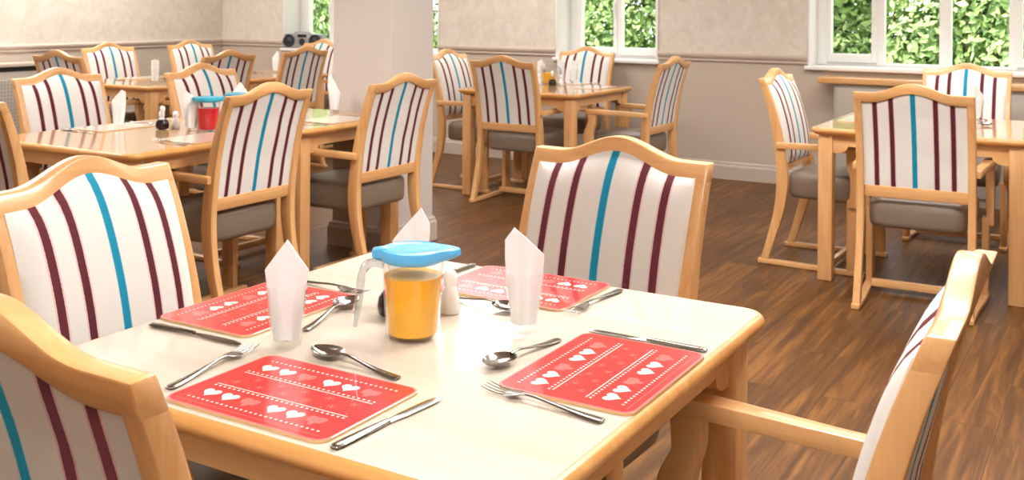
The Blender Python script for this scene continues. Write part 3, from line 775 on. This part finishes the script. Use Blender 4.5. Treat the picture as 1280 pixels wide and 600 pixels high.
# ------------------------------------------------------------------ garden beyond the windows
GRASS = simple('lawn', lin(132, 160, 84), .9, noise=.25, nscale=6)
S(obj('trim_6', box(bmesh.new(), -30, 20, YO, 40, -.25, -.12), GRASS)); bpy.data.objects['trim_6'].name = 'ground'
LEAF = [simple('leaf_light', lin(192, 214, 150), .7, noise=.12, nscale=3), simple('leaf_mid', lin(150, 182, 112), .7, noise=.2, nscale=3), simple('leaf_dark', lin(96, 126, 74), .7, noise=.25, nscale=3)]
BARK = simple('bark', lin(104, 72, 56), .9, noise=.3, nscale=12)
def shrub(x, y, h, r, label, seed, mix):
    rnd = random.Random(seed)
    t = thing('garden_shrub', label, 'shrub', (x, y, -.12), 0, 'shrubs outside the windows')
    bm = bmesh.new()
    blobs = [(rnd.uniform(-r, r)*.7, rnd.uniform(-r, r)*.5, rnd.uniform(.25, .85)*h, rnd.uniform(.30, .55)*r) for _ in range(20)]
    for k in range(9500):
        bx, by, bz, br = rnd.choice(blobs)
        d = Vector((rnd.gauss(0, 1), rnd.gauss(0, 1), rnd.gauss(0, 1))).normalized()*br*rnd.uniform(.7, 1.08)
        p = Vector((bx, by, bz))+d
        if p.z < .03: continue
        nrm = (d.normalized()+Vector((rnd.uniform(-.7, .7), rnd.uniform(-.7, .7), rnd.uniform(-.2, .9)))).normalized()
        a = nrm.orthogonal().normalized(); a.rotate(Matrix.Rotation(rnd.uniform(0, 6.28), 3, nrm)); b = nrm.cross(a)
        L = rnd.uniform(.028, .065); w = L*.5
        vs = [bm.verts.new(p+q) for q in (-a*L, b*w-a*L*.1+nrm*.006, a*L, -b*w-a*L*.1+nrm*.006)]
        f = bm.faces.new(vs); f.material_index = rnd.choices((0, 1, 2), mix)[0]
    obj('foliage', bm, LEAF, t)
    bm = bmesh.new()
    for k in range(7):
        a = rnd.uniform(0, 6.28); e = Vector((math.cos(a)*r*.55, math.sin(a)*r*.4, h*rnd.uniform(.6, .85))); rows = []
        for q in range(6):
            f = q/5; c = Vector((e.x*f**1.5+.05*math.cos(a), e.y*f**1.5+.05*math.sin(a), e.z*f)); rr = .028*(1-.75*f)
            rows.append([(c.x+rr*math.cos(PI*m/3), c.y+rr*math.sin(PI*m/3), c.z) for m in range(6)])
        loft(bm, rows)
    obj('stems', bm, BARK, t, True)
SH = [(-11.3, 11.6, 2.6, 1.1, 'loose pale green shrub seen through the far left window beside the pillar'),
      (-9.3, 11.2, 2.7, 1.15, 'tall shrub seen in the narrow strip of window right of the pillar'),
      (-7.6, 11.8, 2.8, 1.2, 'leafy shrub behind the left edge of the middle window'),
      (-6.0, 11.0, 2.7, 1.1, 'bright shrub filling the left pane of the middle window'),
      (-4.6, 11.4, 2.7, 1.1, 'bright shrub filling the right pane of the middle window'),
      (-3.3, 10.8, 2.6, 1.0, 'light green shrub in the first pane of the right window'),
      (-2.2, 11.1, 2.7, 1.0, 'green shrub with dark gaps in the second pane of the right window'),
      (-1.1, 10.8, 2.3, .9, 'low shrub in the third pane of the right window'),
      (.1, 11.4, 2.6, 1.1, 'shrub at the right end of the right window')]
for i, (x, y, h, r, l) in enumerate(SH): shrub(x, y, h, r, l, 30+i, [(6, 4, 1), (4, 5, 2), (5, 4, 1.5)][i % 3])

# ------------------------------------------------------------------ lights
def bounce_fill(x, y, watts, label):
    """an unseen fill bowl added to bounce light off the ceiling like a flash"""
    t = thing('added_bounce_bowl', label, 'fill_lamp', (x, y, ZC-.001), 0, 'added bounce fill bowls')
    bm = bmesh.new(); lathe(bm, [(.02, -.50), (.13, -.485), (.20, -.44), (.225, -.40), (.215, -.40), (.19, -.435), (.12, -.475), (.001, -.485)], 32); obj('bowl', bm, WHITE, t, True)
    bm = bmesh.new(); lathe(bm, [(.006, -.49), (.006, -.02), (.05, -.015), (.05, 0)], 16, cap_top=True); obj('rod', bm, WHITE, t, True)
    l = bpy.data.lights.new('uplight', 'AREA'); l.shape = 'DISK'; l.size = .36; l.energy = watts; l.color = (1, .98, .955)
    o = bpy.data.objects.new('bounce_light', l); C.objects.link(o); o.parent = t; o.location = (0, 0, -.44); o.rotation_euler = (PI, 0, 0)
def ceiling_fill(x, y, watts, label, sx=1.15, sy=.55, rz=0):  # fill panel added on the unseen ceiling to brighten the room
    t = thing('ceiling_fill', label, 'ceiling fill', (x, y, ZC-.001), rz, 'added ceiling fill panels')
    bm = bmesh.new(); box(bm, -sx/2-.03, sx/2+.03, -sy/2-.03, sy/2+.03, -.035, 0, .004); obj('housing', bm, WHITE, t, True)
    bm = bmesh.new(); box(bm, -sx/2, sx/2, -sy/2, sy/2, -.042, -.0352, .002); obj('diffuser', bm, SALTW, t, True)
    l = bpy.data.lights.new('panel_fill', 'AREA'); l.shape = 'RECTANGLE'; l.size = sx; l.size_y = sy; l.energy = watts; l.color = (1, .98, .955)
    o = bpy.data.objects.new('fill_lamp', l); C.objects.link(o); o.parent = t; o.location = (0, 0, -.05)
bounce_fill(-.1, -.9, 440, 'added unseen uplighter bowl behind the camera position')
bounce_fill(-5.6, 1.6, 110, 'added unseen uplighter bowl over the left side of the room')
ceiling_fill(-.45, .25, 40, 'added ceiling fill panel above the camera position')
ceiling_fill(-.4, 3.0, 85, 'added ceiling fill panel above the open floor')
ceiling_fill(-2.0, 3.2, 60, 'added ceiling fill panel between the near table and the pillar')
ceiling_fill(-1.5, 5.6, 36, 'added ceiling fill panel between the pillar and the right hand table')
ceiling_fill(-.2, 6.1, 40, 'added ceiling fill panel before the right hand window')
ceiling_fill(-4.9, 2.6, 55, 'added ceiling fill panel above the table with cruets')
ceiling_fill(-4.4, 6.6, 38, 'added ceiling fill panel near the middle window')
ceiling_fill(-7.35, 6.2, 34, 'added ceiling fill panel near the far left room corner')
ceiling_fill(-7.2, 4.7, 60, 'added ceiling fill panel above the far left tables')

sun = bpy.data.lights.new('sun', 'SUN'); sun.energy = 9; sun.angle = .02; sun.color = (1, .96, .88)
so = bpy.data.objects.new('sun', sun); C.objects.link(so); so.rotation_euler = (math.radians(38), 0, math.radians(-25)); so.location = (0, -6, 9)
w = bpy.data.worlds.new('sky'); bpy.context.scene.world = w; w.use_nodes = True; nt = w.node_tree; nt.nodes.clear()
out = nt.nodes.new('ShaderNodeOutputWorld'); bg = nt.nodes.new('ShaderNodeBackground'); sky = nt.nodes.new('ShaderNodeTexSky')
sky.sky_type = 'HOSEK_WILKIE'; sky.turbidity = 4; sky.sun_direction = (.3, -.6, .75)
mx = nt.nodes.new('ShaderNodeMix'); mx.data_type = 'RGBA'; mx.inputs[0].default_value = .65; mx.inputs[7].default_value = (1, 1, 1, 1)
nt.links.new(sky.outputs[0], mx.inputs[6]); nt.links.new(mx.outputs[2], bg.inputs[0]); bg.inputs[1].default_value = 6.5; nt.links.new(bg.outputs[0], out.inputs[0])

# ------------------------------------------------------------------ camera
cam = bpy.data.cameras.new('camera'); co = bpy.data.objects.new('camera', cam); C.objects.link(co)
co.location = (0, 0, 1.31)
F = 1312.0; cam.sensor_fit = 'HORIZONTAL'; cam.sensor_width = 36; cam.lens = 36*F/1280
cam.shift_x = 0; cam.shift_y = -(300-9)/1280
yaw, roll = .535, .007
fwd = Vector((-math.sin(yaw), math.cos(yaw), 0)); right = Vector((math.cos(yaw), math.sin(yaw), 0)); up = Vector((0, 0, 1))
r2 = right*math.cos(roll)+up*math.sin(roll)
u2 = up*math.cos(roll)-right*math.sin(roll)
co.matrix_world = Matrix(((r2.x, u2.x, -fwd.x, 0), (r2.y, u2.y, -fwd.y, 0), (r2.z, u2.z, -fwd.z, 1.31), (0, 0, 0, 1)))
cam.clip_start = .02
cam.dof.use_dof = True; cam.dof.focus_distance = 1.95; cam.dof.aperture_fstop = 11
sc = bpy.context.scene; sc.camera = co
vs = sc.view_settings; vs.view_transform = 'Standard'; vs.look = 'None'; vs.gamma = 1; vs.use_curve_mapping = False; vs.exposure = -0.14
